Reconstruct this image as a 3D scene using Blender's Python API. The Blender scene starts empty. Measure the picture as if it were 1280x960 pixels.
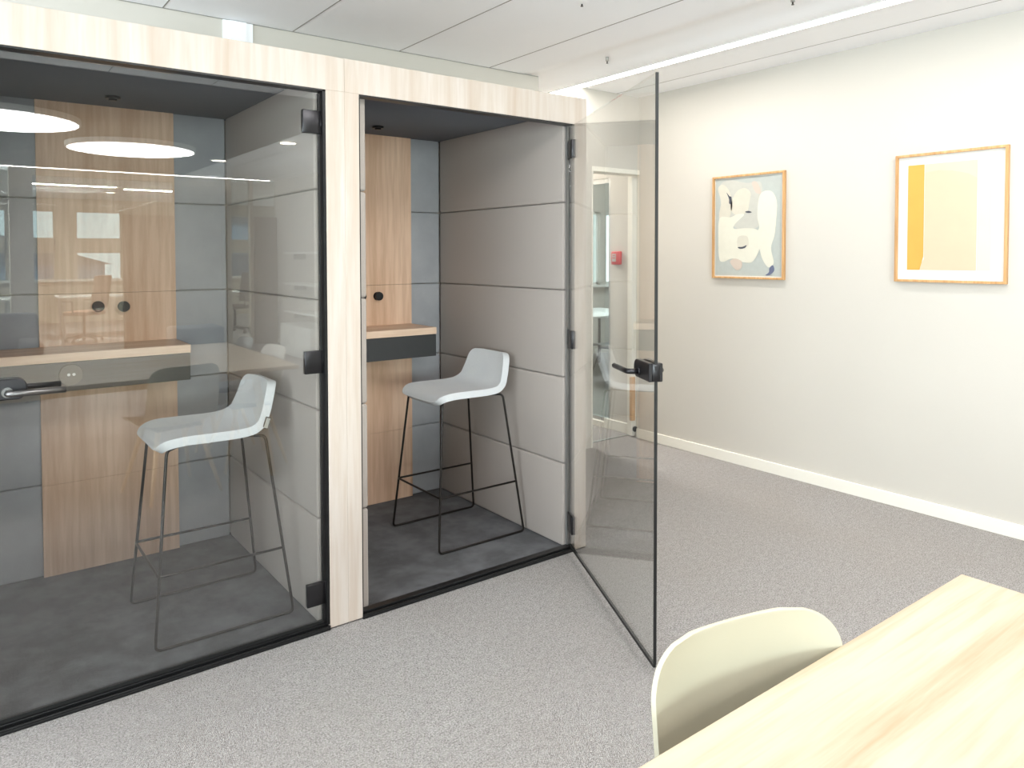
import bpy, bmesh, math, random
from mathutils import Vector, Matrix
PI = math.pi
scene = bpy.context.scene
col = scene.collection
random.seed(4)

# ------------------------------------------------------------------ materials
def lin(c):
    return tuple(((x/255)/12.92 if x/255 <= .04045 else ((x/255+.055)/1.055)**2.4) for x in c) + (1.0,)

def base_mat(name):
    m = bpy.data.materials.new(name); m.use_nodes = True
    nt = m.node_tree; b = nt.nodes['Principled BSDF']
    return m, nt, b

def tex_coord(nt, scale=(1, 1, 1), rot=(0, 0, 0)):
    tc = nt.nodes.new('ShaderNodeTexCoord'); mp = nt.nodes.new('ShaderNodeMapping')
    mp.inputs['Scale'].default_value = scale; mp.inputs['Rotation'].default_value = rot
    nt.links.new(tc.outputs['Object'], mp.inputs['Vector'])
    return mp.outputs['Vector']

def noise(nt, vec, scale, detail=3, rough=.5, dist=0):
    n = nt.nodes.new('ShaderNodeTexNoise'); n.inputs['Scale'].default_value = scale
    n.inputs['Detail'].default_value = detail; n.inputs['Roughness'].default_value = rough
    n.inputs['Distortion'].default_value = dist
    nt.links.new(vec, n.inputs['Vector']); return n.outputs['Fac']

def ramp(nt, fac, stops):
    r = nt.nodes.new('ShaderNodeValToRGB')
    while len(r.color_ramp.elements) < len(stops): r.color_ramp.elements.new(.5)
    for e, (p, c) in zip(r.color_ramp.elements, stops): e.position = p; e.color = c
    nt.links.new(fac, r.inputs['Fac']); return r.outputs['Color']

def mix(nt, fac, a, b, mode='MIX'):
    n = nt.nodes.new('ShaderNodeMix'); n.data_type = 'RGBA'; n.blend_type = mode
    if isinstance(fac, float): n.inputs[0].default_value = fac
    else: nt.links.new(fac, n.inputs[0])
    for s, v in ((6, a), (7, b)):
        if isinstance(v, tuple): n.inputs[s].default_value = v
        else: nt.links.new(v, n.inputs[s])
    return n.outputs[2]

def bump(nt, b, h, strength, dist=.01):
    bp = nt.nodes.new('ShaderNodeBump'); bp.inputs['Strength'].default_value = strength
    bp.inputs['Distance'].default_value = dist
    nt.links.new(h, bp.inputs['Height']); nt.links.new(bp.outputs['Normal'], b.inputs['Normal'])

def plain(name, c, rough=.5, metal=0, vary=.04, scale=6, spec=.5):
    m, nt, b = base_mat(name)
    f = noise(nt, tex_coord(nt), scale, 3)
    c1 = lin(c); c0 = tuple(x*(1-vary) for x in c1[:3])+(1,)
    nt.links.new(ramp(nt, f, [(.3, c0), (.7, c1)]), b.inputs['Base Color'])
    b.inputs['Roughness'].default_value = rough; b.inputs['Metallic'].default_value = metal
    b.inputs['Specular IOR Level'].default_value = spec
    return m

def wood(name, light, mid, dark, axis='z', rough=.45, sc=1.0, streak=(.45, .62)):
    m, nt, b = base_mat(name)
    lo, hi = 1.1*sc, 16*sc
    s = {'x': (lo, hi, hi), 'y': (hi, lo, hi), 'z': (hi, hi, lo)}[axis]
    v = tex_coord(nt, s)
    f1 = noise(nt, v, 1.0, 5, .6, .4)
    s2 = tuple(x*4.5 for x in s); v2 = tex_coord(nt, s2)
    f2 = noise(nt, v2, 1.0, 2, .5)
    c = ramp(nt, f1, [(.30, lin(light)), (.5, lin(mid)), (.72, lin(dark))])
    c = mix(nt, ramp(nt, f2, [(streak[0], (0, 0, 0, 1)), (streak[1], (.35, .35, .35, 1))]), c, lin(dark))
    nt.links.new(c, b.inputs['Base Color'])
    b.inputs['Roughness'].default_value = rough; b.inputs['Specular IOR Level'].default_value = .3
    return m

def fabric(name, c, vary=.12, scale=500, bumps=.25, patch=5, c2=None):
    m, nt, b = base_mat(name)
    v = tex_coord(nt)
    f = noise(nt, v, scale, 2, .6); p = noise(nt, v, patch, 3, .6)
    c1 = lin(c); c0 = tuple(x*(1-vary) for x in c1[:3])+(1,)
    cc = ramp(nt, f, [(.35, c0), (.65, c1)])
    if c2: cc = mix(nt, ramp(nt, p, [(.4, (0, 0, 0, 1)), (.65, (1, 1, 1, 1))]), cc, lin(c2))
    nt.links.new(cc, b.inputs['Base Color']); b.inputs['Roughness'].default_value = .95
    b.inputs['Specular IOR Level'].default_value = .15
    b.inputs['Sheen Weight'].default_value = .15
    bump(nt, b, f, bumps, .002)
    return m

def glass(name, tint=(1, 1, 1, 1), ior=1.9, gl=(1, 1, 1, 1)):
    m = bpy.data.materials.new(name); m.use_nodes = True; nt = m.node_tree
    nt.nodes.clear()
    o = nt.nodes.new('ShaderNodeOutputMaterial'); t = nt.nodes.new('ShaderNodeBsdfTransparent')
    g = nt.nodes.new('ShaderNodeBsdfGlossy'); fr = nt.nodes.new('ShaderNodeFresnel'); mx = nt.nodes.new('ShaderNodeMixShader')
    t.inputs['Color'].default_value = tint; g.inputs['Roughness'].default_value = 0.0; g.inputs['Color'].default_value = gl
    # the same index on both faces of the pane: a back face must not see total reflection
    geo = nt.nodes.new('ShaderNodeNewGeometry'); m1 = nt.nodes.new('ShaderNodeMix')
    m1.inputs[2].default_value = ior; m1.inputs[3].default_value = 1/ior   # Blender inverts the index on back faces
    nt.links.new(geo.outputs['Backfacing'], m1.inputs[0])
    nt.links.new(m1.outputs[0], fr.inputs['IOR'])
    nt.links.new(fr.outputs[0], mx.inputs[0]); nt.links.new(t.outputs[0], mx.inputs[1]); nt.links.new(g.outputs[0], mx.inputs[2])
    nt.links.new(mx.outputs[0], o.inputs['Surface'])
    return m

def emit(name, c, s):
    m = bpy.data.materials.new(name); m.use_nodes = True; nt = m.node_tree; nt.nodes.clear()
    o = nt.nodes.new('ShaderNodeOutputMaterial'); e = nt.nodes.new('ShaderNodeEmission')
    e.inputs['Color'].default_value = c; e.inputs['Strength'].default_value = s
    nt.links.new(e.outputs[0], o.inputs['Surface']); return m

M = {}
M['wall'] = plain('painted_wall', (205, 200, 192), .85, 0, .02, 2, .2)
M['wall_dim'] = plain('greige_wall', (200, 191, 176), .85, 0, .04, 2, .2)
M['trim'] = plain('white_trim', (240, 236, 226), .5, 0, .02)
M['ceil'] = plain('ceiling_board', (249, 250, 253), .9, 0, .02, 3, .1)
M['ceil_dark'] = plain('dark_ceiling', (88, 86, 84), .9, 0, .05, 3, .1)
M['seam'] = plain('shadow_gap', (150, 148, 144), .9)
M['frame_wood'] = wood('bleached_ash', (202, 193, 186), (196, 185, 175), (184, 167, 152), 'z', .5, .8)
M['frame_wood_x'] = M['frame_wood']
M['panel_wood'] = wood('oak_panel', (238, 206, 180), (226, 190, 163), (200, 160, 130), 'z', .45, .7)
M['shelf_wood'] = wood('oak_shelf', (236, 210, 188), (228, 198, 172), (210, 176, 148), 'x', .4, .9)
M['table_wood'] = wood('pale_ash_table', (194, 183, 166), (188, 174, 153), (172, 144, 112), 'x', .5, .75, (.5, .68))
M['leg_wood'] = wood('light_oak_leg', (236, 214, 180), (226, 200, 164), (206, 176, 138), 'z', .45, 1.5)
M['pic_wood'] = wood('oak_moulding', (222, 180, 132), (206, 162, 112), (176, 132, 86), 'z', .45, 1.5)
M['pad'] = fabric('greige_wool_felt', (176, 167, 160), .1, 420, .2)
M['pad_back'] = fabric('wool_felt_cool_light', (178, 179, 183), .1, 420, .2, 4, (164, 165, 170))  # same felt as the sides, cooler light put into its colour
M['pad_ceil'] = fabric('charcoal_felt', (86, 93, 106), .1, 420, .2)
M['booth_carpet'] = fabric('charcoal_carpet', (78, 78, 80), .3, 330, .6, 6, (98, 98, 101))
M['stool_fab'] = fabric('light_grey_wool', (216, 218, 219), .14, 380, .35, 5, (204, 206, 209))
M['sofa_fab'] = fabric('dark_grey_wool', (74, 74, 76), .15, 300, .3)
M['black'] = plain('black_metal', (26, 26, 27), .35, .3, .1)
M['bronze'] = plain('dark_bronze_tube', (34, 29, 26), .32, .35, .1)
M['steel'] = plain('brushed_steel', (118, 116, 115), .32, 1, .08, 40)
M['graphite'] = plain('graphite_metal', (58, 57, 59), .3, .85, .06)
M['rubber'] = plain('black_rubber', (18, 18, 18), .6)
M['fascia'] = plain('anthracite_laminate', (54, 55, 56), .6, 0, .06)
M['socket'] = plain('grey_plastic', (84, 76, 70), .35)
M['shell'] = plain('cream_shell_plastic', (188, 182, 161), .42, 0, .02)
M['shell_grey'] = plain('grey_shell_plastic', (112, 112, 110), .45, 0, .02)
M['shell_white'] = plain('white_shell_plastic', (212, 206, 196), .45, 0, .02)
M['white'] = plain('white_lacquer', (236, 236, 232), .4, 0, .02)
M['red'] = plain('red_plastic', (196, 34, 28), .4)
M['alu'] = plain('aluminium', (188, 188, 186), .35, .8, .05)
M['tagm'] = plain('dark_woven_label', (60, 60, 60), .8)
M['tag_light'] = plain('label_ground', (176, 176, 170), .8)
M['glass'] = glass('clear_door_glass', (.96, .965, .96, 1), 1.76)
M['glass_g'] = glass('green_partition_glass', (.90, .955, .94, 1), 1.45)
M['lamp'] = emit('lamp_diffuser', (1, .98, .95, 1), 4)
M['strip'] = emit('strip_diffuser', (1, .97, .92, 1), 12)
M['spot'] = emit('spot_diffuser', (1, .9, .75, 1), 25)
M['lamp_rib'] = plain('lamp_louvre', (225, 225, 225), .6)
M['cabinet'] = plain('taupe_laminate', (128, 116, 102), .6)
M['buildingm'] = plain('pale_facade', (150, 168, 186), .8, 0, .1, .4)
M['buildingd'] = plain('dark_window', (60, 74, 90), .3)
M['roofm'] = plain('grey_roof', (110, 112, 116), .8)
M['outground'] = plain('asphalt', (150, 152, 154), .9)
M['desk'] = plain('white_desk', (240, 238, 234), .4)
M['mesh_dark'] = plain('office_mesh', (60, 54, 50), .7)
M['mesh_tan'] = plain('tan_mesh', (150, 108, 88), .7)
M['pw'] = plain('white_mat', (222, 221, 216), .8, 0, .01)
M['p_bg'] = plain('blue_grey_paint', (180, 185, 181), .8, 0, .06, 30)
M['p_cream'] = plain('cream_paint', (217, 214, 200), .8, 0, .03, 30)
M['p_beige'] = plain('beige_paint', (207, 202, 188), .8, 0, .05, 30)
M['p_grey'] = plain('warm_grey_paint', (192, 191, 183), .8, 0, .05, 30)
M['p_dark'] = plain('graphite_paint', (72, 74, 84), .8)
M['p_blue'] = plain('slate_paint', (98, 104, 130), .8)
M['p_pink'] = plain('dusty_pink_paint', (203, 188, 176), .8)
M['p_yel'] = plain('amber_ink', (228, 163, 76), .7, 0, .04, 8)
M['p_peach'] = plain('peach_ink', (217, 189, 162), .7, 0, .04, 8)
M['p_peach_l'] = plain('light_peach_ink', (221, 197, 173), .7, 0, .04, 8)
M['p_pale'] = plain('pale_sand_ink', (220, 208, 190), .7, 0, .03, 8)

def carpet_mat():
    m, nt, b = base_mat('loop_pile_carpet')
    v = tex_coord(nt)
    f = noise(nt, v, 170, 3, .8); p = noise(nt, v, 1.2, 4, .6); q = noise(nt, v, 38, 3, .7)
    c = ramp(nt, f, [(.36, lin((102, 98, 96))), (.5, lin((153, 149, 147))), (.66, lin((191, 187, 185)))])
    c = mix(nt, ramp(nt, q, [(.4, (0, 0, 0, 1)), (.7, (.35, .35, .35, 1))]), c, lin((190, 187, 184)))
    c = mix(nt, ramp(nt, p, [(.4, (0, 0, 0, 1)), (.65, (.25, .25, .25, 1))]), c, lin((150, 142, 134)))
    nt.links.new(c, b.inputs['Base Color']); b.inputs['Roughness'].default_value = 1; b.inputs['Specular IOR Level'].default_value = .1
    w = nt.nodes.new('ShaderNodeTexWave'); w.inputs['Scale'].default_value = 60; w.inputs['Distortion'].default_value = 1.5
    w.inputs['Detail'].default_value = 1
    nt.links.new(tex_coord(nt, (1, 1, 1), (0, 0, .5)), w.inputs['Vector'])
    mm = nt.nodes.new('ShaderNodeMath'); mm.operation = 'ADD'
    nt.links.new(w.outputs['Fac'], mm.inputs[0]); nt.links.new(f, mm.inputs[1])
    bump(nt, b, mm.outputs[0], .5, .004)
    return m
M['carpet'] = carpet_mat()

# ------------------------------------------------------------------ mesh builder
class MB:
    def __init__(s): s.bm = bmesh.new(); s.mats = []
    def mi(s, m):
        if m is None: return 0
        if m not in s.mats: s.mats.append(m)
        return s.mats.index(m)
    def _add(s, verts, faces, m=None, smooth=False):
        i = s.mi(m); vs = [s.bm.verts.new(v) for v in verts]; out = []
        for f in faces:
            try: fc = s.bm.faces.new([vs[k] for k in f])
            except ValueError: continue
            fc.material_index = i; fc.smooth = smooth; out.append(fc)
        return vs, out
    def box(s, x0, x1, y0, y1, z0, z1, m=None, bev=0, seg=2):
        t = bmesh.new()
        bmesh.ops.create_cube(t, size=1)
        for v in t.verts:
            v.co = Vector((x0 if v.co.x < 0 else x1, y0 if v.co.y < 0 else y1, z0 if v.co.z < 0 else z1))
        if bev: bmesh.ops.bevel(t, geom=list(t.edges), offset=bev, segments=seg, profile=.5, affect='EDGES')
        s.merge(t, m, bool(bev)); return s
    def merge(s, t, m=None, smooth=False, mat=None):
        t.verts.ensure_lookup_table(); t.verts.index_update()
        vv = [(mat @ v.co) if mat else v.co.copy() for v in t.verts]
        s._add(vv, [[v.index for v in f.verts] for f in t.faces], m, smooth); t.free()
    def cyl(s, p, q, r0, r1=None, m=None, n=20, smooth=True):
        r1 = r0 if r1 is None else r1
        p = Vector(p); q = Vector(q); d = q-p; rot = d.to_track_quat('Z', 'Y').to_matrix()
        vs = []
        for (c, r) in ((p, r0), (q, r1)):
            for k in range(n):
                a = 2*PI*k/n; vs.append(c + rot @ Vector((r*math.cos(a), r*math.sin(a), 0)))
        fs = [[k, (k+1) % n, n+(k+1) % n, n+k] for k in range(n)]
        v, _ = s._add(vs, fs, m, smooth)
        i = s.mi(m)
        for ring in (v[:n][::-1], v[n:]):
            f = s.bm.faces.new(ring); f.material_index = i
        return s
    def tube(s, pts, r, m=None, n=12, rb=.03, closed=False):
        # polyline with rounded bends
        P = [Vector(p) for p in pts]; out = []
        N = len(P)
        for i, p in enumerate(P):
            if not closed and (i == 0 or i == N-1): out.append(p); continue
            a = P[i-1]-p; b = P[(i+1) % N]-p
            ra = min(rb, a.length*.45); rbb = min(rb, b.length*.45)
            A = p+a.normalized()*ra; B = p+b.normalized()*rbb
            for k in range(7):
                t = k/6; out.append(A*(1-t)**2+p*2*t*(1-t)+B*t*t)
        rings = []; K = len(out); up = None; i_m = s.mi(m)
        for i, p in enumerate(out):
            if closed: d = out[(i+1) % K]-out[i-1]
            else: d = out[min(i+1, K-1)]-out[max(i-1, 0)]
            d.normalize()
            if up is None: up = d.orthogonal().normalized()
            up = (up - d*up.dot(d)).normalized(); w = d.cross(up)
            rings.append([s.bm.verts.new(p+(up*math.cos(2*PI*k/n)+w*math.sin(2*PI*k/n))*r) for k in range(n)])
        for i in range(K if closed else K-1):
            a, b = rings[i], rings[(i+1) % K]
            for k in range(n):
                f = s.bm.faces.new([a[k], a[(k+1) % n], b[(k+1) % n], b[k]]); f.smooth = True; f.material_index = i_m
        if not closed:
            s.bm.faces.new(rings[0][::-1]).material_index = i_m; s.bm.faces.new(rings[-1]).material_index = i_m
        return s
    def prism(s, poly, axis, a, b, m=None, smooth=False):
        # poly of 2D points extruded along axis between a and b
        def P(p, t): return {'x': (t, p[0], p[1]), 'y': (p[0], t, p[1]), 'z': (p[0], p[1], t)}[axis]
        n = len(poly); vs = [P(p, a) for p in poly]+[P(p, b) for p in poly]
        fs = [[k, (k+1) % n, n+(k+1) % n, n+k] for k in range(n)]
        v, _ = s._add(vs, fs, m, smooth); i = s.mi(m)
        s.bm.faces.new(v[:n][::-1]).material_index = i; s.bm.faces.new(v[n:]).material_index = i
        return s
    def build(s, name, mat=None, parent=None, recalc=True, bevel=0):
        if recalc: bmesh.ops.recalc_face_normals(s.bm, faces=s.bm.faces)
        me = bpy.data.meshes.new(name); s.bm.to_mesh(me); s.bm.free()
        if s.mats:
            for m in s.mats: me.materials.append(M[m] if m else M[mat])
        elif mat: me.materials.append(M[mat])
        o = bpy.data.objects.new(name, me); col.objects.link(o)
        if parent: o.parent = parent
        if bevel:
            b = o.modifiers.new('bevel', 'BEVEL'); b.width = bevel; b.segments = 2; b.limit_method = 'ANGLE'
        return o

def thing(name, label, cat, loc=(0, 0, 0), rz=0, group=None):
    o = bpy.data.objects.new(name, None); col.objects.link(o); o.empty_display_size = .1
    o.location = loc; o.rotation_euler = (0, 0, rz); o['label'] = label; o['category'] = cat
    if group: o['group'] = group
    return o
def tag(o, label, cat, group=None):
    o['label'] = label; o['category'] = cat
    if group: o['group'] = group
    return o
def struct(o): o['kind'] = 'structure'; return o
def copy_tree(o, parent=None):
    c = o.copy(); col.objects.link(c)
    if parent: c.parent = parent
    for ch in [x for x in o.children]:
        copy_tree(ch, c)
    return c

# ------------------------------------------------------------------ the room
XW, HC = 1.8565, 2.709
YB = 1.39           # wall with the doorway, beside the booths
YF = -9.6           # glazed wall at the far end of the room
YO = -16.0          # outer window wall of the office beyond
XL = -6.2

struct(MB().box(XL-.2, 7, YO-.2, 6, -.1, 0).build('floor', 'carpet'))

# ceiling: flat boards with a soft trough beside the light slot
c = MB()
c.box(XL-.2, .353, -2.9, 1.33, HC, HC+.06)
prof = []
for k in range(33):
    t = k/32; x = .353+t*(1.15-.353)
    u = max(0, (x-.62)/(1.15-.62))
    z = HC + .045*math.sin(PI*min(1, u*1.05))**2*(0.8+.2*math.sin(u*9))
    prof.append((x, z))
poly = prof+[(1.15, HC+.1), (.353, HC+.1)]
c.prism(poly, 'y', YF, 1.8)
c.box(1.24, 6.5, YF, 5.6, HC, HC+.06)
c.box(1.15, 1.24, -3.62, 1.8, HC+.05, HC+.1)
c.box(1.15, 1.24, YF, -3.62, HC, HC+.06)
c.box(1.15, 1.24, 1.8, 5.6, HC, HC+.06)
c.box(-3.2, 1.15, 1.8, 5.6, HC, HC+.06)
struct(c.build('ceiling', 'ceil'))
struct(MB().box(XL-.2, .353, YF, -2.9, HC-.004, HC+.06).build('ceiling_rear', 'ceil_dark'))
struct(MB().box(XL-.2, 7, YO, YF-.1, HC-.004, HC+.06).build('ceiling_office', 'ceil'))
s = MB()
for x in (-3.65, -2.98, -2.315, -1.65, -.983, -.318, .353):
    s.box(x-.003, x+.003, -2.9, 1.33, HC-.0015, HC+.002)
s.box(1.60, 1.604, YF, 1.39, HC-.0015, HC+.002)
s.box(XL, .77, 1.322, 1.332, HC-.002, HC+.002)
struct(s.build('trim_1', 'seam'))

# bulkhead above the booths, the recess for the light slot, the wall with the doorway
w = MB()
w.box(XL, .777, 1.33, 1.8, 2.3, HC)
w.box(.777, 1.24, 1.8, 1.9, 2.3, HC)
w.box(1.34, XW, YB, YB+.1, 2.135, HC)
w.box(1.24, 1.34, YB, 1.9, 0, HC)
w.box(XL, .9, 1.5, 1.6, 0, 2.3)
w.box(.9, 1.24, YB, 1.9, 0, 2.3)
struct(w.build('wall_back', 'wall'))
# small painted duct cover on the bulkhead
tag(MB().box(-1.36, -1.325, 1.318, 1.331, 2.3, HC-.004).box(-1.325, -1.24, 1.31, 1.331, 2.3, HC-.004).box(-1.24, -1.205, 1.318, 1.331, 2.3, HC-.004)
    .build('duct_cover', 'ceil'), 'shallow vertical white duct cover on the bulkhead above the booths', 'duct cover')

# right wall up to the doorway, with the plaster return behind it
struct(MB().box(XW, XW+.12, YF, YB, 0, HC).build('wall_right', 'wall'))
struct(MB().box(XW-.014, XW, YF, YB+.0, 0, .075).box(XW-.014, XW+.02, YB, YB+.012, 0, .075).build('baseboard_right', 'trim', bevel=.003))
# corridor side wall with glazing (behind the doorway)
w = MB()
w.box(1.89, 2.0, 1.53, 1.745, 0, HC)
w.box(1.89, 2.0, 1.745, 3.2, 2.11, HC)
w.box(1.89, 2.0, 3.2, 5.6, 0, HC)
struct(w.build('wall_corridor', 'wall'))
struct(MB().box(1.872, 1.89, 1.53, 1.80, .0, .085).box(1.872, 1.94, 1.80, 5.4, 0, .05).build('baseboard_corridor', 'trim', bevel=.003))
fr = MB()
fr.box(1.90, 1.94, 1.745, 1.775, .05, 2.11).box(1.90, 1.94, 3.17, 3.2, .05, 2.11).box(1.90, 1.94, 1.775, 3.17, 2.07, 2.11).box(1.90, 1.94, 1.775, 3.17, .05, .08)
wf = struct(fr.build('window_1', 'alu'))
g = MB().box(1.915, 1.925, 1.775, 3.17, .08, 2.07).build('pane', 'glass_g', wf)
# doorway frame
d = MB()
d.box(1.34, XW, YB-.004, YB+.14, 2.10, 2.135)
d.box(1.872, 1.915, YB+.012, 1.53, 0, 2.10)
d.box(1.34, 1.352, YB-.004, 1.53, 0, 2.10)
struct(d.build('door_1', 'trim'))
struct(MB().box(1.3, 1.9, 1.49, 1.515, 0, .006).build('trim_2', 'alu'))
# white door leaf slid into the pocket with its wooden pull
sd = thing('sliding_door', 'edge of white door leaf with vertical wooden pull in the doorway behind the glass door', 'door', (1.82, 1.45, 0))
MB().box(.0, .05, -.02, .018, .012, 2.08).build('leaf', 'trim', sd, bevel=.003)
MB().box(-.028, .012, -.048, -.021, .14, .49).box(-.012, .0, -.025, -.018, .2, .44).build('pull', 'pic_wood', sd, bevel=.004)
MB().cyl((.03, -.022, .065), (.03, -.034, .065), .022).build('floor_stop', 'black', sd)
# corridor and meeting room beyond
w = MB()
w.box(1.2, 1.3, 1.9, 5.6, 0, HC); w.box(1.2, 2.0, 5.5, 5.6, 0, HC)
struct(w.build('wall_corridor_end', 'wall'))
w = MB()
w.box(2.0, 3.0, 5.3, 5.5, 0, HC).box(3.0, 6.6, 5.3, 5.5, 0, 1.02).box(3.0, 6.6, 5.3, 5.5, 2.1, HC).box(6.4, 6.6, 1.4, 5.5, 0, HC).box(2.0, 6.5, 1.3, 1.4, 0, HC)
for x in (3.85, 4.55, 5.25, 5.95): w.box(x-.06, x+.06, 5.3, 5.5, 1.02, 2.1)
struct(w.build('wall_meeting', 'wall'))
wn = MB()
for x0, x1 in ((3.0, 3.79), (3.91, 4.49), (4.61, 5.19), (5.31, 5.89)):
    wn.box(x0, x0+.04, 5.35, 5.4, 1.02, 2.1).box(x1-.04, x1, 5.35, 5.4, 1.02, 2.1).box(x0, x1, 5.35, 5.4, 2.06, 2.1).box(x0, x1, 5.35, 5.4, 1.02, 1.06)
wo = struct(wn.build('window_2', 'white'))
MB().box(3.0, 5.9, 5.37, 5.38, 1.02, 2.1).build('pane', 'glass_g', wo)
MB().box(2.9, 6.0, 5.2, 5.3, .99, 1.02).build('window_sill', 'white', wo)

# fire alarm call point
fa = thing('fire_call_point', 'small square red fire call point on the white wall through the doorway', 'fire alarm', (1.89, 1.66, 1.44))
MB().box(-.028, 0, -.05, .05, -.055, .055, bev=.006).build('housing', 'red', fa)
MB().box(-.031, -.028, -.006, .036, -.03, .034).build('front_plate', 'tag_light', fa)['label'] = 'pale front plate'
MB().box(-.0325, -.031, .002, .028, -.004, .004).box(-.0325, -.031, .002, .028, .016, .022).build('marking', 'red', fa)

# left wall, out of view; its big window is added to let daylight in
w = MB()
w.box(XL-.2, XL, YO, -5.2, 0, HC).box(XL-.2, XL, -5.2, 0.6, 0, .5).box(XL-.2, XL, -5.2, .6, 2.45, HC).box(XL-.2, XL, .6, 6, 0, HC)
struct(w.build('wall_left', 'wall'))
wl = MB()
for y in (-5.2, -3.27, -1.33, .56): wl.box(XL-.12, XL-.06, y, y+.05, .5, 2.45)
wl.box(XL-.12, XL-.06, -5.2, .6, .5, .55).box(XL-.12, XL-.06, -5.2, .6, 2.4, 2.45)
wl = struct(wl.build('added_window', 'white'))
MB().box(XL-.1, XL-.09, -5.2, .6, .5, 2.45).build('pane', 'glass_g', wl)

# ------------------------------------------------------------------ far glazed wall (seen only as a reflection)
w = MB()
w.box(-1.88, -1.66, YF-.1, YF, 0, HC)                  # wide post
w.box(-1.66, .96, YF-.08, YF, 2.60, HC)
w.box(.25, .96, YF-.1, YF, 0, 2.6)                     # solid part with handle
w.box(.96, 1.11, YF-.12, YF+.03, 0, HC)                # wooden mullion
w.box(1.42, 1.47, YF-.1, YF, 0, HC)
w.box(-1.66, -1.60, YF-.08, YF, 0, 2.6)
w.box(XL, -1.88, YF-.08, YF, 0, .12)
struct(w.build('wall_front', 'wall_dim'))
gl = MB(); gl.box(XL, -1.88, YF-.05, YF-.04, .12, HC).box(-1.6, .25, YF-.05, YF-.04, 0, 2.6).box(1.11, 1.42, YF-.05, YF-.04, 0, HC).box(1.47, XW, YF-.05, YF-.04, 2.10, HC)
struct(gl.build('window_4', 'glass_g'))
d = struct(MB().box(-.47, .25, YF-.09, YF+.01, 0, 2.08).build('door_2', 'cabinet', bevel=.004))
MB().tube([(.17, YF+.012, 1.03), (.17, YF+.06, 1.03), (.05, YF+.06, 1.03)], .009).build('door_handle', 'steel', d)
ct = thing('tall_cabinet', 'tall taupe cupboard beside the narrow glass strip, reflected in the booth door', 'cabinet', (1.66, YF, 0))
MB().box(-.19, .19, -.05, .05, 0, 2.10).build('body', 'cabinet', ct, bevel=.003)
MB().box(-.185, .185, .05, .068, .04, 2.07).build('door', 'cabinet', ct, bevel=.002)
# white wall shelves and a white box cabinet on the right wall, far end
for z, lab in ((.60, 'lowest white wall shelf reflected beside the booth hinge, above the white box'), (1.03, 'middle white wall shelf reflected beside the booth hinge'), (1.50, 'highest white wall shelf reflected beside the booth hinge')):
    t = thing('wall_shelf', lab, 'shelf', (XW, -7.6, z), 0, 'white wall shelves at the far end of the right wall')
    MB().box(-.27, 0, -.95, .9, -.015, .015).build('board', 'white', t, bevel=.003)
    for yb in (-.69, .61): MB().box(-.2, -.01, yb-.01, yb+.01, -.1, -.015).build('bracket', 'alu', t)
bx = thing('low_cabinet', 'white box cabinet under the reflected wall shelves', 'cabinet', (XW-.24, -7.6, 0))
MB().box(-.2, .22, -.6, .6, 0, .45).build('body', 'white', bx, bevel=.004)
MB().box(-.215, -.2, -.59, -.005, .06, .44).build('door', 'white', bx, bevel=.002)
MB().box(-.215, -.2, .005, .59, .06, .44).build('door', 'white', bx, bevel=.002)

# office window wall with blinds
w = MB()
xs = [XL, -2.7, -1.217, -.73, -.34, .57, 1.9, 2.9, 4.2, 5.0, 6.4]
w.box(XL, 7, YO-.15, YO, 0, .95); w.box(XL, 7, YO-.15, YO, 2.42, HC)
for a, b in ((-6.2, -5.6), (-3.9, -3.5), (-1.6, -1.217), (-.73, -.34), (.57, 2.5), (4.4, 7)):
    w.box(a, b, YO-.15, YO, .95, 2.42)
struct(w.build('wall_office', 'wall_dim'))
wn = MB()
for a, b in ((-5.6, -3.9), (-3.5, -1.6), (-1.217, -.73), (-.34, .57), (2.5, 4.4)):
    wn.box(a, b, YO-.1, YO-.04, 1.52, 1.85)
    wn.box(a, a+.03, YO-.1, YO-.04, .95, 2.42).box(b-.03, b, YO-.1, YO-.04, .95, 2.42)
wn = struct(wn.build('window_5', 'wall_dim'))
MB().box(-5.6, 4.4, YO-.08, YO-.07, .95, 2.42).build('pane', 'glass_g', wn)
MB().box(XL, 6.9, YO, YO+.18, .9, .95).build('window_sill', 'white', wn)
struct(MB().box(XW+.0, 7, YF-.1, YF, 0, HC).box(6.9, 7.05, YO, 6, 0, HC).build('wall_office_side', 'wall_dim'))

# neighbouring buildings and ground outside the office windows
struct(MB().box(-60, 60, -80, YO-.4, -7.2, -7).build('ground', 'outground'))
def building(x, y, wd, dp, h, lab, roof=True):
    b = thing('building', lab, 'building', (x, y, -7))
    MB().box(-wd/2, wd/2, -dp/2, dp/2, 0, h).build('wall', 'buildingm', b)
    if roof: MB().prism([(-wd/2-.3, h), (wd/2+.3, h), (0, h+wd*.16)], 'y', -dp/2-.3, dp/2+.3).build('roof', 'roofm', b)
    n = int(wd//2.4)
    for i in range(n):
        for z in range(int(h//3)):
            MB().box(-wd/2+.8+i*2.4, -wd/2+2.0+i*2.4, dp/2, dp/2+.05, 1+z*3, 2.5+z*3).build('window', 'buildingd', b)
building(9.5, -38, 9, 8, 10, 'pale blue town building seen through the narrow far glass strip')
building(-2, -46, 12, 8, 8, 'low pale building beyond the office windows, behind the office chairs')
building(-17, -42, 11, 8, 9, 'pale building beyond the leftmost office windows')

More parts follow.
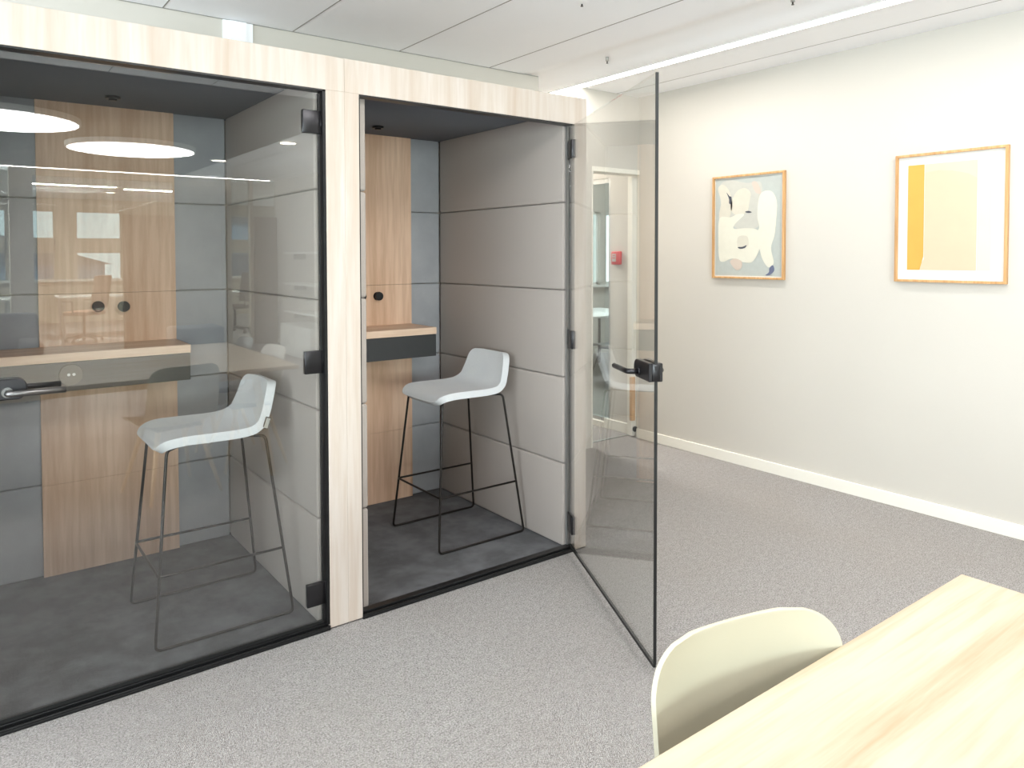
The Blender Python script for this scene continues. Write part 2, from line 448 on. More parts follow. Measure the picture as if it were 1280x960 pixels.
# ------------------------------------------------------------------ lamps
def disc_lamp(x, y, lab, r=.66):
    t = thing('round_ceiling_lamp', lab, 'ceiling lamp', (x, y, HC), 0, 'large round ceiling lamps')
    m = MB(); m.cyl((0, 0, -.045), (0, 0, -.006), r-.012, None, 'lamp', 64)
    m.build('diffuser', 'lamp', t)
    m = MB()
    n = 64
    pr = [(r, -.006), (r, -.055), (r-.02, -.055), (r-.02, -.006)]
    vs = [(a*math.cos(2*PI*k/n), a*math.sin(2*PI*k/n), z) for k in range(n) for a, z in pr]
    fs = [[4*k+i, 4*k+(i+1) % 4, 4*((k+1) % n)+(i+1) % 4, 4*((k+1) % n)+i] for k in range(n) for i in range(4)]
    m._add(vs, fs, None, False); m.build('rim', 'white', t)
    m = MB()
    for y0 in [i*.13-.52 for i in range(9)]:
        hw = math.sqrt(max(0, (r-.03)**2-y0*y0)); m.box(-hw, hw, y0-.006, y0+.006, -.05, -.046)
    m.build('louvre', 'lamp_rib', t)
    return t
disc_lamp(-.87, -6.5, 'round ribbed white ceiling lamp reflected above the wooden back panel of the left booth')
disc_lamp(-2.2, -5.15, 'round ribbed white ceiling lamp reflected at the left edge of the closed glass door')
disc_lamp(-1.15, -1.72, 'round ribbed white ceiling lamp above the near edge of the table')
disc_lamp(.5, -2.0, 'added unseen round ribbed white ceiling lamp between the table end and the white wall')  # unseen disc, added for more light in the near area
disc_lamp(-3.6, -1.3, 'added unseen round ribbed white ceiling lamp nearest the side window')  # also added out of view, to light the floor and booths
def down(x, y, lab):
    t = thing('downlight', lab, 'downlight', (x, y, HC-.004), 0, 'recessed downlights in the rear ceiling')
    MB().cyl((0, 0, -.008), (0, 0, -.002), .085, None, None, 28).build('diffuser', 'spot', t)
    m = MB(); n = 32; pr = [(.11, -.001), (.11, -.012), (.088, -.012), (.088, -.001)]
    vs = [(a*math.cos(2*PI*k/n), a*math.sin(2*PI*k/n), z) for k in range(n) for a, z in pr]
    fs = [[4*k+i, 4*k+(i+1) % 4, 4*((k+1) % n)+(i+1) % 4, 4*((k+1) % n)+i] for k in range(n) for i in range(4)]
    m._add(vs, fs); m.build('rim', 'white', t)
down(.455, -5.24, 'small round downlight reflected nearest the top hinge of the left booth door')
down(.277, -7.24, 'small round downlight reflected between the big lamp and the other downlight')
down(-.02, -13.6, 'small round downlight in the office beyond, reflected above the office windows')
# light slot along the right side of the room
ls = thing('linear_light', 'long bright linear light slot in the ceiling along the white wall', 'ceiling light', (1.195, 0, HC))
MB().box(-.04, .04, -3.6, 1.70, -.005, .012).build('diffuser', 'strip', ls)
MB().box(-.045, -.04, -3.6, 1.72, -.006, .05).box(.04, .045, -3.6, 1.72, -.006, .05).build('housing', 'white', ls)
fl = thing('linear_light', 'thin bright light line along the far glass wall, reflected in the closed door', 'ceiling light', (-1.9, YF+.16, HC-.004))
MB().box(-4.2, 3.6, -.012, .012, -.02, -.008).build('diffuser', 'strip', fl)
MB().box(-4.2, 3.6, -.018, .018, -.008, 0).build('housing', 'white', fl)
for x0, x1, y, lab in ((-1.49, -.16, -12.0, 'left one of two office ceiling light lines reflected behind the wooden panel'), (.01, .87, -12.3, 'right one of two office ceiling light lines reflected behind the wooden panel')):
    t = thing('linear_light', lab, 'ceiling light', ((x0+x1)/2, y, HC-.004), 0, 'office light lines')
    L = (x1-x0)/2
    MB().box(-L, L, -.03, .03, -.03, -.02).build('diffuser', 'strip', t); MB().box(-L, L, -.035, .035, -.02, 0).build('housing', 'white', t)
for x, y, lab in ((0, .033, 'tiny ceiling sprinkler above the divider between the booths'), (.874, .749, 'tiny ceiling sprinkler beside the light slot above the right booth corner'), (.818, -.604, 'tiny ceiling sprinkler beside the light slot at the top edge')):
    t = thing('sprinkler', lab, 'sprinkler', (x, y, HC+.014), 0, 'ceiling sprinklers')
    MB().cyl((0, 0, -.012), (0, 0, .02), .010).build('rose', 'alu', t)
    MB().cyl((0, 0, -.024), (0, 0, -.012), .004).cyl((0, 0, -.026), (0, 0, -.024), .007).build('nozzle', 'black', t)

# ------------------------------------------------------------------ phone booths
def lever_set(door):
    # in the door's own frame: x along the width from the hinge, y = thickness, z up
    for s in (-1, 1):
        pts = []
        u0, u1, z0, z1 = .970, 1.121, 1.028, 1.093
        r = .028
        for k in range(9):
            a = PI/2+PI/2*k/8; pts.append((u0+r+r*math.cos(a), z1-r+r*math.sin(a)))
        for k in range(9):
            a = PI+PI/2*k/8; pts.append((u0+r+r*math.cos(a), z0+r+r*math.sin(a)))
        pts += [(u1, z0), (u1, z1)]
        y0, y1 = sorted((s*.005, s*.026))
        m = MB().prism(pts, 'y', y0, y1); m.build('lock_case', 'graphite', door, bevel=.004)
        # neck leaves the case at right angles, the grip runs back towards the hinge
        MB().tube([(1.022, s*.024, 1.052), (1.022, s*.066, 1.052), (.872, s*.066, 1.052)], .0098, n=16, rb=.022).cyl((1.022, s*.024, 1.052), (1.022, s*.031, 1.052), .0155).build('lever_handle', 'steel' if s > 0 else 'graphite', door)
    MB().box(1.1215, 1.125, -.014, .014, 1.03, 1.091, bev=.0015).box(1.125, 1.127, -.006, .006, 1.068, 1.084).build('latch_plate', 'graphite', door)

def booth(name, ox, label, closed, panel_r, hook_list, extra_left):
    T = thing(name, label, 'phone booth', (ox, 0, 0), 0, 'oak framed phone booths')
    zb, zt = 2.105, 2.2358
    D = 1.29
    # portal frame: two posts and a header
    MB().box(-.0767, 0, 0, .05, .006, zb).build('post', 'frame_wood', T, bevel=.0015)
    MB().box(-1.281, -1.219, 0, .05, .006, zb).build('post', 'frame_wood', T, bevel=.0015)
    MB().box(-1.2803, 0, 0, .05, zb, zt).build('header', 'frame_wood_x', T, bevel=.0015)
    MB().box(-.04, -.001, .05, D, .006, zt-.03).box(-1.2795, -1.235, .05, D, .006, zt-.03).box(-1.235, -.04, D-.03, D, .006, zt-.03).box(-1.2795, -.001, .05, D, zt-.03, zt-.005).build('carcass', 'frame_wood', T)
    # black liner inside the opening
    m = MB().box(-1.219, -1.2145, .002, .05, .03, zb).box(-1.2145, -.0767, .002, .05, zb-.006, zb)
    if closed: m.box(-.0885, -.0767, .002, .05, .022, zb)  # wide black jamb: seal plus the gap's shade put in as colour
    m.build('door_frame', 'black', T)
    if not closed: MB().box(-.094, -.0767, .036, .0505, .024, zb-.006).build('glass_edge_sheen', 'alu', T)  # pale strip standing in for the reflection on the glass edge
    th = MB().box(-1.219, -.0767, -.006, .05, .0, .010).box(-1.219, -.0767, -.006, .002, .010, .018).box(-1.219, -.0767, .014, .05, .010, .023)
    th.build('threshold', 'black', T, bevel=.002)
    # padded side walls, five cushions high
    zz = [.011, .428, .860, 1.294, 1.727, 2.17]
    for nm, x0, x1 in (('side_wall', -.105, -.04), ('side_wall', -1.235, -1.165)):
        m = MB()
        for a, b in zip(zz[:-1], zz[1:]):
            m.box(x0, x1, .052, 1.215, a+.0012, b-.0012, bev=.011, seg=4)
        m.build(nm, 'pad', T)
    m = MB()
    for a, b in zip(zz[:-1], zz[1:]):
        m.box(-1.165, -.105, 1.215, 1.262, a+.0012, b-.0012, bev=.009, seg=3)
    m.build('back_wall', 'pad_back', T)
    MB().box(-1.235, -.04, .05, 1.262, 2.165, 2.20, bev=.004).build('ceiling_panel', 'pad_ceil', T)
    MB().box(-1.235, -.04, .05, 1.262, .003, .010).build('carpet', 'booth_carpet', T)
    # oak back panel in stacked boards
    pl, pr_ = panel_r-.575, panel_r
    m = MB()
    for a, b in ((.011, .428), (.428, 1.294), (1.294, 2.165)):
        m.box(pl, pr_, 1.197, 1.2149, a+.0006, b-.0006)
    m.build('back_panel', 'panel_wood', T, bevel=.0008)
    # shelf with fascia and socket
    sh = MB().box(-1.1645, panel_r-.006, .90, 1.1965, 1.02, 1.058).build('shelf', 'shelf_wood', T, bevel=.0015)
    MB().box(-1.1645, panel_r-.008, .903, 1.1965, .895, 1.018).build('fascia', 'fascia', sh, bevel=.001)
    so = MB().cyl((pl+.088, .903, .965), (pl+.088, .893, .965), .045, .043, None, 32).cyl((pl+.088, .893, .965), (pl+.088, .8915, .965), .030, .030, None, 28).build('power_socket', 'socket', sh)
    MB().cyl((pl+.079, .8918, .966), (pl+.079, .8905, .966), .006).cyl((pl+.098, .8918, .966), (pl+.098, .8905, .966), .006).build('socket_contact', 'white', sh)
    for hx, hz in hook_list:
        MB().cyl((hx, 1.197, hz), (hx, 1.188, hz), .024, .024, None, 28).cyl((hx, 1.188, hz), (hx, 1.172, hz), .012, .012, None, 20).cyl((hx, 1.172, hz), (hx, 1.164, hz), .0255, .0245, None, 28).build('coat_knob', 'black', T)
    MB().cyl((-.66, .94, 2.164), (-.66, .94, 2.154), .032, .03, None, 24).cyl((-.66, .94, 2.154), (-.66, .94, 2.146), .018, .016, None, 20).build('motion_sensor', 'black', T)
    # glass door, its frame of reference at the hinge line
    door = MB().box(.012, 1.118, -.005, .005, .036, 2.0915).build('glass_door', 'glass', T)
    door.location = (-.0872, .0265, 0)
    door.rotation_euler = (0, 0, PI if closed else -2.0257)
    MB().box(1.118, 1.1225, -.0052, .0052, .036, 2.0915).box(.012, 1.118, -.0052, .0052, .024, .036).box(.006, .012, -.0055, .0055, .024, 2.0915).build('door_seal', 'rubber', door)
    for z in (.145, 1.055, 1.98):
        m = MB().box(.003, .075, -.010, .010, z-.044, z+.044, bev=.002)
        m.cyl((-.001, .0, z-.046), (-.001, .0, z+.046), .008)
        m.build('hinge', 'graphite', door)
    lever_set(door)
    return T
booth('phone_booth', -1.281, 'oak framed phone booth at the left with its glass door closed', True, -.356, [(-.698, 1.232), (-.591, 1.228)], True)
booth('phone_booth', 0, 'oak framed phone booth at the right with its glass door standing open', False, -.314, [(-.65, 1.232), (-.543, 1.230)], False)

# ------------------------------------------------------------------ shells (stools and chairs)
def shell_mesh(prof, width, lift, corner_front, corner_back, nu=34, nv=72, n_exp=2.6):
    """prof: list of (x, z) from front edge to top of back; width(t) half width; lift(t) edge curl; rounded ends."""
    P = [Vector((p[0], 0, p[1])) for p in prof]
    # Catmull-Rom
    def cr(t):
        f = t*(len(P)-1); i = min(int(f), len(P)-2); f -= i
        p0 = P[max(i-1, 0)]; p1 = P[i]; p2 = P[i+1]; p3 = P[min(i+2, len(P)-1)]
        return .5*((2*p1)+(-p0+p2)*f+(2*p0-5*p1+4*p2-p3)*f*f+(-p0+3*p1-3*p2+p3)*f**3)
    L = [0]; K = 200; prev = cr(0)
    for k in range(1, K+1):
        q = cr(k/K); L.append(L[-1]+(q-prev).length); prev = q
    tot = L[-1]
    def at(s):
        s = max(0, min(tot, s)); lo = 0
        for k in range(K):
            if L[k+1] >= s: lo = k; break
        f = (s-L[lo])/max(1e-9, L[lo+1]-L[lo]); return cr((lo+f)/K), (lo+f)/K
    bm = bmesh.new(); G = []
    for j in range(nv+1):
        # denser near the ends
        v = j/nv; sv = tot*(.5-.5*math.cos(PI*v))*.5+tot*v*.5
        p, t = at(sv)
        p2, _ = at(sv+.002); p1, _ = at(sv-.002); tg = (p2-p1).normalized(); nrm = Vector((-tg.z, 0, tg.x))
        wsc = 1
        if sv < corner_front:
            a = 1-sv/corner_front; wsc_c = (max(0, 1-a**n_exp))**(1/n_exp)
        elif sv > tot-corner_back:
            a = 1-(tot-sv)/corner_back; wsc_c = (max(0, 1-a**n_exp))**(1/n_exp)
        else: wsc_c = 1
        W = width(t); cr_ = corner_front if sv < tot/2 else corner_back
        w = W-cr_+cr_*wsc_c
        row = []
        for i in range(nu+1):
            u = -1+2*i/nu; u = math.copysign(abs(u)**.85, u)
            y = u*w; k = (abs(y)/W)
            row.append(bm.verts.new(p+Vector((0, y, 0))+nrm*(lift(t)*k**2.4)))
        G.append(row)
    for j in range(nv):
        for i in range(nu):
            f = bm.faces.new([G[j][i], G[j][i+1], G[j+1][i+1], G[j+1][i]]); f.smooth = True
    return bm

def shell_obj(name, bm, mat, parent, thick, bev=.004):
    bmesh.ops.recalc_face_normals(bm, faces=bm.faces)
    me = bpy.data.meshes.new(name); bm.to_mesh(me); bm.free(); me.materials.append(M[mat])
    o = bpy.data.objects.new(name, me); col.objects.link(o); o.parent = parent
    so = o.modifiers.new('solid', 'SOLIDIFY'); so.thickness = thick; so.offset = 0
    be = o.modifiers.new('bev', 'BEVEL'); be.width = bev; be.segments = 3; be.limit_method = 'ANGLE'; be.angle_limit = math.radians(50)
    return o

def make_stool(loc, label, with_tag):
    T = thing('bar_stool', label, 'bar stool', loc, 0, 'light grey bar stools')
    prof = [(-.222, .716), (-.203, .735), (-.15, .743), (-.04, .741), (.06, .739), (.125, .746), (.172, .774), (.198, .824), (.218, .882), (.234, .936)]
    bm = shell_mesh(prof, lambda t: .205-.045*max(0, (t-.55)/.45)**1.2, lambda t: .012*(1-t)+.028*t, .09, .06)
    shell_obj('seat_shell', bm, 'stool_fab', T, .034, .012)
    prof2 = [(-.19, .722), (-.05, .729), (.05, .727), (.115, .734), (.16, .756)]
    r = .0058
    for s in (-1, 1):
        m = MB()
        m.tube([(-.135, s*.10, .722), (-.197, s*.168, .722), (-.26, s*.235, .008), (.26, s*.235, .008), (.176, s*.165, .728), (.10, s*.10, .724)], r, n=12, rb=.022)
        m.build('sled_leg', 'bronze', T)
    def leg_at(x_sign, s, z):
        top = Vector((-.197, s*.168, .722)) if x_sign < 0 else Vector((.176, s*.165, .728))
        bot = Vector((x_sign*.26, s*.235, .008)); t = (z-.008)/(top.z-.008); return bot.lerp(top, t)
    a = leg_at(1, -1, .27); b = leg_at(-1, -1, .27); c_ = leg_at(-1, 1, .27); d = leg_at(1, 1, .27)
    MB().tube([a, b+Vector((-.004, -.002, 0)), c_+Vector((-.004, .002, 0)), d], .0052, n=12, rb=.018).build('footrest', 'bronze', T)
    MB().box(-.14, .10, -.105, -.095, .717, .727).box(-.14, .10, .095, .105, .717, .727).box(-.14, -.13, -.1, .1, .717, .727).box(.09, .10, -.1, .1, .717, .727).build('under_frame', 'bronze', T)
    if with_tag:
        m = MB().box(-.012, .012, -.0015, .0015, -.024, .024, 'tagm').box(-.008, .008, -.0022, -.0014, -.020, .020, 'tag_light')
        o = m.build('fabric_tag', 'tagm', T); o.location = (.172, -.199, .785); o.rotation_euler = (0, .35, .12)
        o['label'] = 'small dark bordered fabric tag'
    return T
make_stool((-1.69, .437, .010), 'light grey upholstered bar stool behind the closed glass door of the left booth', True)
make_stool((-.397, .567, .010), 'light grey upholstered bar stool inside the open right booth', False)

def make_chair(loc, rz, label, mat, legmat='leg_wood', wood_legs=True, group=None):
    # local: +x is the back, origin on the floor
    T = thing('shell_chair', label, 'chair', loc, rz, group)
    prof = [(-.225, .425), (-.205, .447), (-.13, .452), (.0, .438), (.10, .436), (.165, .462), (.20, .53), (.222, .62), (.238, .70), (.252, .78), (.256, .812)]
    def W(t): return .208+.014*math.sin(PI*t) - .012*max(0, (t-.85)/.15)
    def lf(t): return .020 if t < .35 else .020+.022*min(1, (t-.35)/.3)
    bm = shell_mesh(prof, W, lf, .09, .095, n_exp=2.7)
    shell_obj('seat_shell', bm, mat, T, .009, .003)
    for sx, sy in ((-1, -1), (-1, 1), (1, -1), (1, 1)):
        top = (sx*.10, sy*.12, .418); bot = (sx*.215, sy*.215, 0)
        m = MB()
        if wood_legs: m.cyl(bot, top, .0095, .017)
        else: m.cyl(bot, top, .0075, .0075)
        m.build('leg', legmat, T)
    MB().box(-.13, .13, -.14, .14, .412, .424, bev=.004).build('under_frame', 'graphite' if wood_legs else legmat, T)
    return T

# ------------------------------------------------------------------ meeting table and chairs
tb = thing('meeting_table', 'pale ash meeting table in the right foreground', 'table', (-1.99, -2.8, 0))
MB().box(-1.30, 1.301, -.80, .80, .715, .74).build('table_top', 'table_wood', tb, bevel=.002)
MB().box(-1.1, 1.1, -.62, -.58, .65, .7145).box(-1.1, 1.1, .58, .62, .65, .7145).box(-1.1, -1.06, -.58, .58, .65, .7145).box(1.06, 1.1, -.58, .58, .65, .7145).build('apron', 'leg_wood', tb)
for sx in (-1, 1):
    for sy in (-1, 1):
        MB().cyl((sx*1.16, sy*.68, 0), (sx*1.07, sy*.60, .714), .018, .03).build('leg', 'leg_wood', tb)
make_chair((-1.452, -2.155, 0), PI/2-.20, 'cream plastic shell chair tucked under the near edge of the ash table', 'shell', group=None)
make_chair((-.875, -3.22, 0), .03, 'dark grey shell chair tucked under the table end, reflected below the narrow glass strip', 'shell_grey')
make_chair((-.875, -2.55, 0), -.04, 'pale shell chair tucked under the table end, reflected left of the middle door hinge', 'shell_white')

# meeting room behind the green glass
mt = thing('white_table', 'white table in the meeting room behind the green glass panel', 'table', (4.1, 4.1, 0))
MB().box(-.95, .5, -.45, .6, .715, .74, bev=.004).build('table_top', 'white', mt)
for sx in (-.8, .4):
    for sy in (-.35, .5): MB().cyl((sx, sy, 0), (sx, sy, .714), .018).build('leg', 'black', mt)
make_chair((3.45, 3.25, 0), -PI/2, 'dark grey shell chair with black legs behind the green glass panel', 'shell_grey', 'black', False)

# ------------------------------------------------------------------ lounge and office furniture (reflections)
sf = thing('sofa', 'long dark grey sofa reflected at the left behind the table', 'sofa', (-3.1, -6.3, 0))
MB().box(-1.4, 1.3, -.42, .38, .12, .40, bev=.03, seg=3).build('seat', 'sofa_fab', sf)
MB().box(-1.4, 1.3, -.42, -.24, .38, .86, bev=.04, seg=3).build('backrest', 'sofa_fab', sf)
MB().box(-1.4, -1.22, -.24, .38, .38, .6, bev=.03, seg=3).build('armrest', 'sofa_fab', sf)
MB().box(1.12, 1.3, -.24, .38, .38, .6, bev=.03, seg=3).build('armrest', 'sofa_fab', sf)
for sx in (-1.25, 1.15):
    for sy in (-.34, .3): MB().cyl((sx, sy, 0), (sx, sy, .13), .018).build('leg', 'black', sf)
sf = thing('lounge_bench', 'small dark upholstered bench on four legs reflected in front of the far door', 'bench', (-.2, -6.6, 0))
MB().box(-.28, .28, -.22, .22, .40, .62, bev=.03, seg=3).build('seat', 'sofa_fab', sf)
for sx in (-.22, .22):
    for sy in (-.17, .17): MB().cyl((sx, sy, 0), (sx, sy, .41), .016).build('leg', 'black', sf)

def office_chair(x, y, rz, lab, mat):
    t = thing('office_chair', lab, 'office chair', (x, y, 0), rz)
    MB().box(-.24, .24, -.24, .22, .46, .53, bev=.025, seg=3).build('seat', mat, t)
    o = MB().box(-.22, .22, -.02, .02, 0, .56, bev=.018, seg=3).build('backrest', mat, t); o.location = (0, -.27, .58); o.rotation_euler = (-.15, 0, 0)
    o.rotation_euler = (.15, 0, 0)
    MB().cyl((0, 0, .12), (0, 0, .46), .025).build('gas_lift', 'black', t)
    b = MB()
    for k in range(5):
        a = 2*PI*k/5; b.cyl((0, 0, .12), (.28*math.cos(a), .28*math.sin(a), .07), .02, .014)
    b.build('star_base', 'black', t)
    for k in range(5):
        a = 2*PI*k/5; cx, cy = .28*math.cos(a), .28*math.sin(a)
        MB().cyl((cx-.012, cy, .03), (cx+.012, cy, .03), .03).build('caster', 'black', t)
    for sx in (-1, 1): MB().tube([(sx*.25, 0, .5), (sx*.29, 0, .52), (sx*.29, .0, .70), (sx*.29, .18, .70)], .012).build('armrest', 'black', t)
    return t
office_chair(-.75, -11.6, 2.3, 'tan mesh office chair reflected in front of the right office window', 'mesh_tan')
office_chair(1.75, -11.6, 1.2, 'dark office chair reflected in the narrow far glass strip', 'mesh_dark')
def desk(x, y, w_, lab):
    t = thing('office_desk', lab, 'desk', (x, y, 0))
    MB().box(-w_/2, w_/2, -.4, .4, .71, .74, bev=.003).build('desk_top', 'desk', t)
    for sx in (-1, 1):
        for sy in (-.33, .33): MB().box(sx*(w_/2-.08)-.02, sx*(w_/2-.08)+.02, sy-.02, sy+.02, 0, .71).build('leg', 'alu', t)
desk(-.2, -12.6, 1.7, 'white office desk behind the tan mesh chair')
desk(2.4, -12.5, 1.6, 'white office desk behind the dark office chair')
desk(-2.6, -12.6, 1.8, 'white office desk reflected at the far left')

# ------------------------------------------------------------------ framed art on the right wall
def picture(y0, y1, z0, z1, name, label):
    # y0 = edge farther from the camera (larger y) ; the picture hangs on x = XW and faces -x
    t = thing(name, label, 'framed art', (XW, (y0+y1)/2, z0))
    w_ = (y0-y1)/2; h_ = z1-z0; f = .014; dp = .026
    MB().box(-dp, -.001, w_-f, w_, 0, h_).box(-dp, -.001, -w_, -w_+f, 0, h_).box(-dp, -.001, -w_+f, w_-f, 0, f).box(-dp, -.001, -w_+f, w_-f, h_-f, h_).build('frame', 'pic_wood', t, bevel=.0015)
    return t, w_, h_
def art_poly(mb, pts, w_, h_, depth, mat, smooth=True):
    # pts in (s, t): s 0 at the left edge as seen, t 0 at the top
    P = [Vector((w_-s*2*w_, h_-t*h_)) for s, t in pts]
    if smooth:
        Q = []; n = len(P)
        for i in range(n):
            p0, p1, p2, p3 = P[i-1], P[i], P[(i+1) % n], P[(i+2) % n]
            for k in range(6):
                f = k/6; Q.append(.5*((2*p1)+(-p0+p2)*f+(2*p0-5*p1+4*p2-p3)*f*f+(-p0+3*p1-3*p2+p3)*f**3))
        P = Q
    mb.prism([(p.x, p.y) for p in P], 'x', -depth, -depth+.0004, mat)
def px(pts):   # zoomed photo pixels of the left picture -> (s, t)
    out = []
    for x, y in pts:
        s = (x-55)/565.
        top = 110-60*s; bot = 895+22*s
        out.append((s, (y-top)/(bot-top)))
    return out
t, w_, h_ = picture(.662, .088, 1.30, 2.018, 'abstract_painting', 'smaller oak framed abstract painting with cream shapes on blue-grey')
m = MB(); m.box(-.010, -.001, -w_+.013, w_-.013, .013, h_-.013, 'pw'); m.build('mount', 'pw', t)
m = MB()
art_poly(m, [(.035, .03), (.955, .03), (.955, .97), (.035, .97)], w_, h_, .0110, 'p_bg', False)
art_poly(m, px([(120, 160), (200, 130), (330, 150), (430, 140), (450, 230), (420, 330), (430, 480), (330, 520), (240, 500), (150, 400), (110, 260)]), w_, h_, .0115, 'p_grey')
art_poly(m, px([(95, 200), (130, 165), (170, 190), (200, 240), (215, 310), (200, 400), (160, 470), (115, 520), (105, 400), (120, 300)]), w_, h_, .0120, 'p_beige')
art_poly(m, px([(240, 230), (310, 190), (360, 230), (350, 300), (330, 380), (240, 400), (200, 340)]), w_, h_, .0120, 'p_beige')
art_poly(m, px([(110, 430), (200, 420), (260, 395), (310, 400), (240, 470), (230, 510), (330, 505), (415, 520), (440, 590), (430, 680), (380, 770), (310, 775), (220, 745), (140, 770), (108, 740), (100, 600)]), w_, h_, .0125, 'p_cream')
art_poly(m, px([(435, 240), (480, 210), (530, 225), (560, 300), (558, 420), (545, 560), (520, 660), (540, 780), (500, 815), (455, 750), (430, 660), (400, 560), (430, 500), (415, 420), (418, 320)]), w_, h_, .0130, 'p_cream')
art_poly(m, px([(265, 575), (335, 570), (345, 640), (300, 662), (262, 655)]), w_, h_, .0134, 'p_beige')
art_poly(m, px([(370, 150), (400, 138), (425, 170), (440, 230), (400, 225)]), w_, h_, .0134, 'p_pink')
art_poly(m, px([(200, 770), (240, 745), (295, 770), (290, 820), (250, 835)]), w_, h_, .0134, 'p_pink')
art_poly(m, px([(168, 228), (192, 255), (208, 262), (205, 315), (190, 310), (188, 275)]), w_, h_, .0138, 'p_dark')
art_poly(m, px([(318, 378), (345, 370), (372, 380), (345, 386)]), w_, h_, .0138, 'p_dark')
art_poly(m, px([(262, 655), (300, 652), (332, 640), (318, 662), (280, 668)]), w_, h_, .0138, 'p_dark')
art_poly(m, px([(510, 820), (535, 800), (545, 840), (515, 875), (480, 878), (505, 855)]), w_, h_, .0138, 'p_blue')
m.build('painting', 'p_bg', t)
t, w_, h_ = picture(-.625, -1.197, 1.311, 2.032, 'abstract_print', 'larger oak framed print with amber, peach and sand colour bands on white')
m = MB(); m.box(-.010, -.001, -w_+.013, w_-.013, .013, h_-.013, 'pw'); m.build('mount', 'pw', t)
m = MB()
art_poly(m, [(.115, .085), (.27, .085), (.27, .80), (.235, .905), (.115, .905)], w_, h_, .0112, 'p_yel', False)
art_poly(m, [(.275, .085), (.74, .085), (.74, .905), (.20, .905), (.275, .82)], w_, h_, .0110, 'p_peach', False)
art_poly(m, [(.275, .085), (.74, .085), (.74, .22), (.66, .18), (.52, .15), (.40, .14), (.275, .15)], w_, h_, .0114, 'p_peach_l', False)
art_poly(m, [(.745, .085), (.86, .085), (.86, .905), (.745, .905)], w_, h_, .0110, 'p_pale', False)
m.build('print', 'p_pale', t)

# ------------------------------------------------------------------ daylight, lamps and added fill lights
wd = bpy.data.worlds.new('sky'); scene.world = wd; wd.use_nodes = True
nt = wd.node_tree; bg = nt.nodes['Background']
bg.inputs['Color'].default_value = (.84, .92, 1, 1); bg.inputs['Strength'].default_value = 3.2

def area(name, loc, rot, sx, sy, power, color=(1, 1, 1), shape='RECTANGLE'):
    l = bpy.data.lights.new(name, 'AREA'); l.shape = shape; l.size = sx; l.size_y = sy; l.energy = power; l.color = color
    o = bpy.data.objects.new(name, l); col.objects.link(o); o.location = loc; o.rotation_euler = rot; return o
# the round lamps and the slot give their light as lamps of the same size just under the diffusers
area('round_lamp_light', (-.87, -6.5, HC-.06), (0, 0, 0), 1.28, 1.28, 46, (1, 1, 1), 'DISK')
area('round_lamp_light', (-2.2, -5.15, HC-.06), (0, 0, 0), 1.28, 1.28, 46, (1, 1, 1), 'DISK')
area('round_lamp_light', (-1.15, -1.72, HC-.06), (0, 0, 0), 1.25, 1.25, 20, (1, 1, 1), 'DISK')
area('round_lamp_light', (.5, -2.0, HC-.06), (0, 0, 0), 1.25, 1.25, 5, (1, 1, 1), 'DISK')  # light of the added disc by the table end
area('round_lamp_light', (-3.6, -1.3, HC-.06), (0, 0, 0), 1.25, 1.25, 14, (1, 1, 1), 'DISK')  # light of the added disc at the left
area('slot_light', (1.195, -1.7, HC-.03), (0, 0, 0), .07, 3.8, 7, (1, .97, .92))
area('slot_light', (1.195, .6, HC-.03), (0, 0, 0), .07, .9, 8, (1, .97, .92))
area('fill_daylight', (XL-.05, -2.3, 1.45), (0, -PI/2-.7, 0), 1.9, 5.6, 300, (.87, .93, 1))  # added unseen fill, tilted up to brighten the ceiling
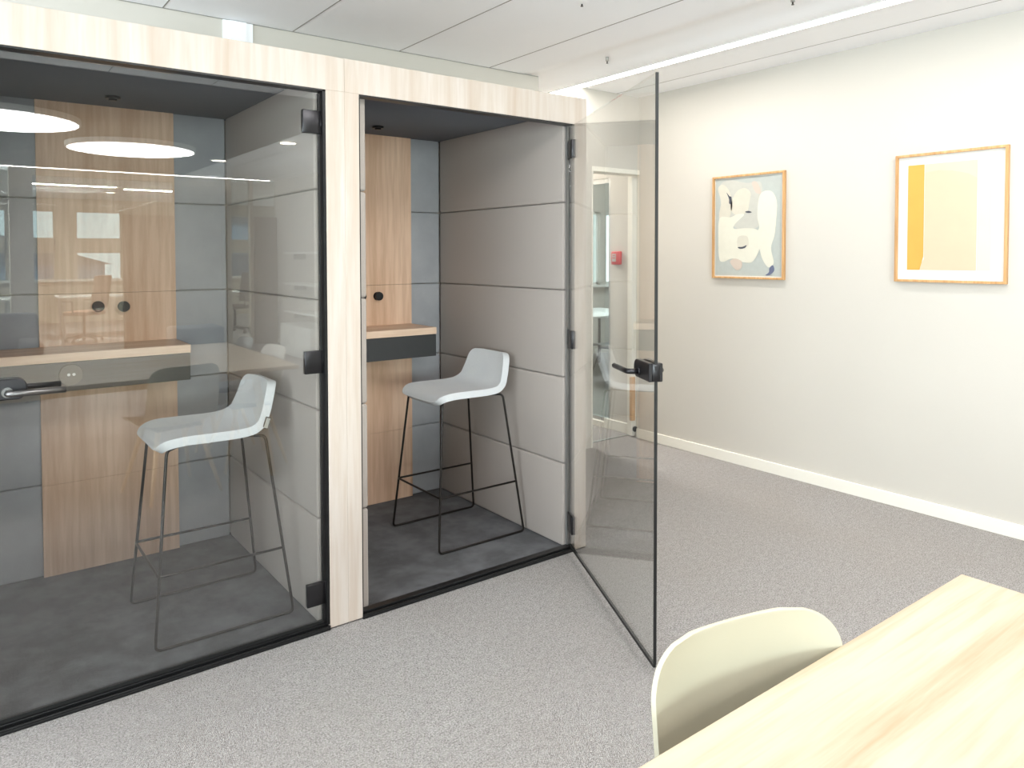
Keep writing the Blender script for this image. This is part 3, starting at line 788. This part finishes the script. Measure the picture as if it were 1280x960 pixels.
# added panel of fill daylight behind the far glass, to brighten the booths
area('fill_daylight', (-4.1, YF-.3, 1.35), (PI/2+.25, 0, 0), 4.0, 2.3, 520, (.93, .97, 1))
area('corridor_fill', (1.6, 3.4, HC-.03), (0, 0, 0), .3, 2.4, 85, (1, .98, .94))  # unseen fill added to brighten the area behind the doorway
area('meeting_fill', (4, 3.4, HC-.03), (0, 0, 0), 1.2, 1.2, 70, (.95, .98, 1))  # fill without a fixture, added to brighten the meeting room
area('office_lamp_and_fill', (-.825, -12.0, HC-.04), (0, 0, 0), 1.3, .05, 150, (1, .98, .95))
area('office_lamp_and_fill', (.44, -12.3, HC-.04), (0, 0, 0), .84, .05, 110, (1, .98, .95))
area('office_lamp_and_fill', (4.8, -12.3, HC-.04), (0, 0, 0), 1.5, 1.5, 200, (1, .98, .95))  # hidden fill panel added to brighten the office
area('office_lamp_and_fill', (-4.8, -12.3, HC-.04), (0, 0, 0), 1.5, 1.5, 200, (1, .98, .95))  # second hidden panel, added for the same office fill

# ------------------------------------------------------------------ camera
fpx, cx, cy = 927.57, 637.29, 345.59
yaw, pitch, roll = .6441, -.0295, -.0018
F = Vector((math.sin(yaw)*math.cos(pitch), math.cos(yaw)*math.cos(pitch), math.sin(pitch)))
R = Vector((math.cos(yaw), -math.sin(yaw), 0)); U = R.cross(F)
R2 = R*math.cos(roll)+U*math.sin(roll); U2 = U*math.cos(roll)-R*math.sin(roll)
cd = bpy.data.cameras.new('camera'); cam = bpy.data.objects.new('camera', cd); col.objects.link(cam)
mw = Matrix((R2, U2, -F)).transposed().to_4x4(); mw.translation = Vector((-2.5163, -2.7192, 1.47))
cam.matrix_world = mw
cd.sensor_width = 36; cd.lens = fpx/1280*36; cd.shift_x = (640-cx)/1280; cd.shift_y = (cy-480)/1280
cd.clip_start = .05; cd.clip_end = 300
scene.camera = cam
vs = scene.view_settings
vs.view_transform = 'Standard'; vs.look = 'None'; vs.gamma = 1; vs.use_curve_mapping = False; vs.exposure = 0.28
scene.cycles.max_bounces = 10; scene.cycles.diffuse_bounces = 5; scene.cycles.glossy_bounces = 6; scene.cycles.transparent_max_bounces = 24
scene.cycles.caustics_reflective = False; scene.cycles.caustics_refractive = False
scene.cycles.use_denoising = True
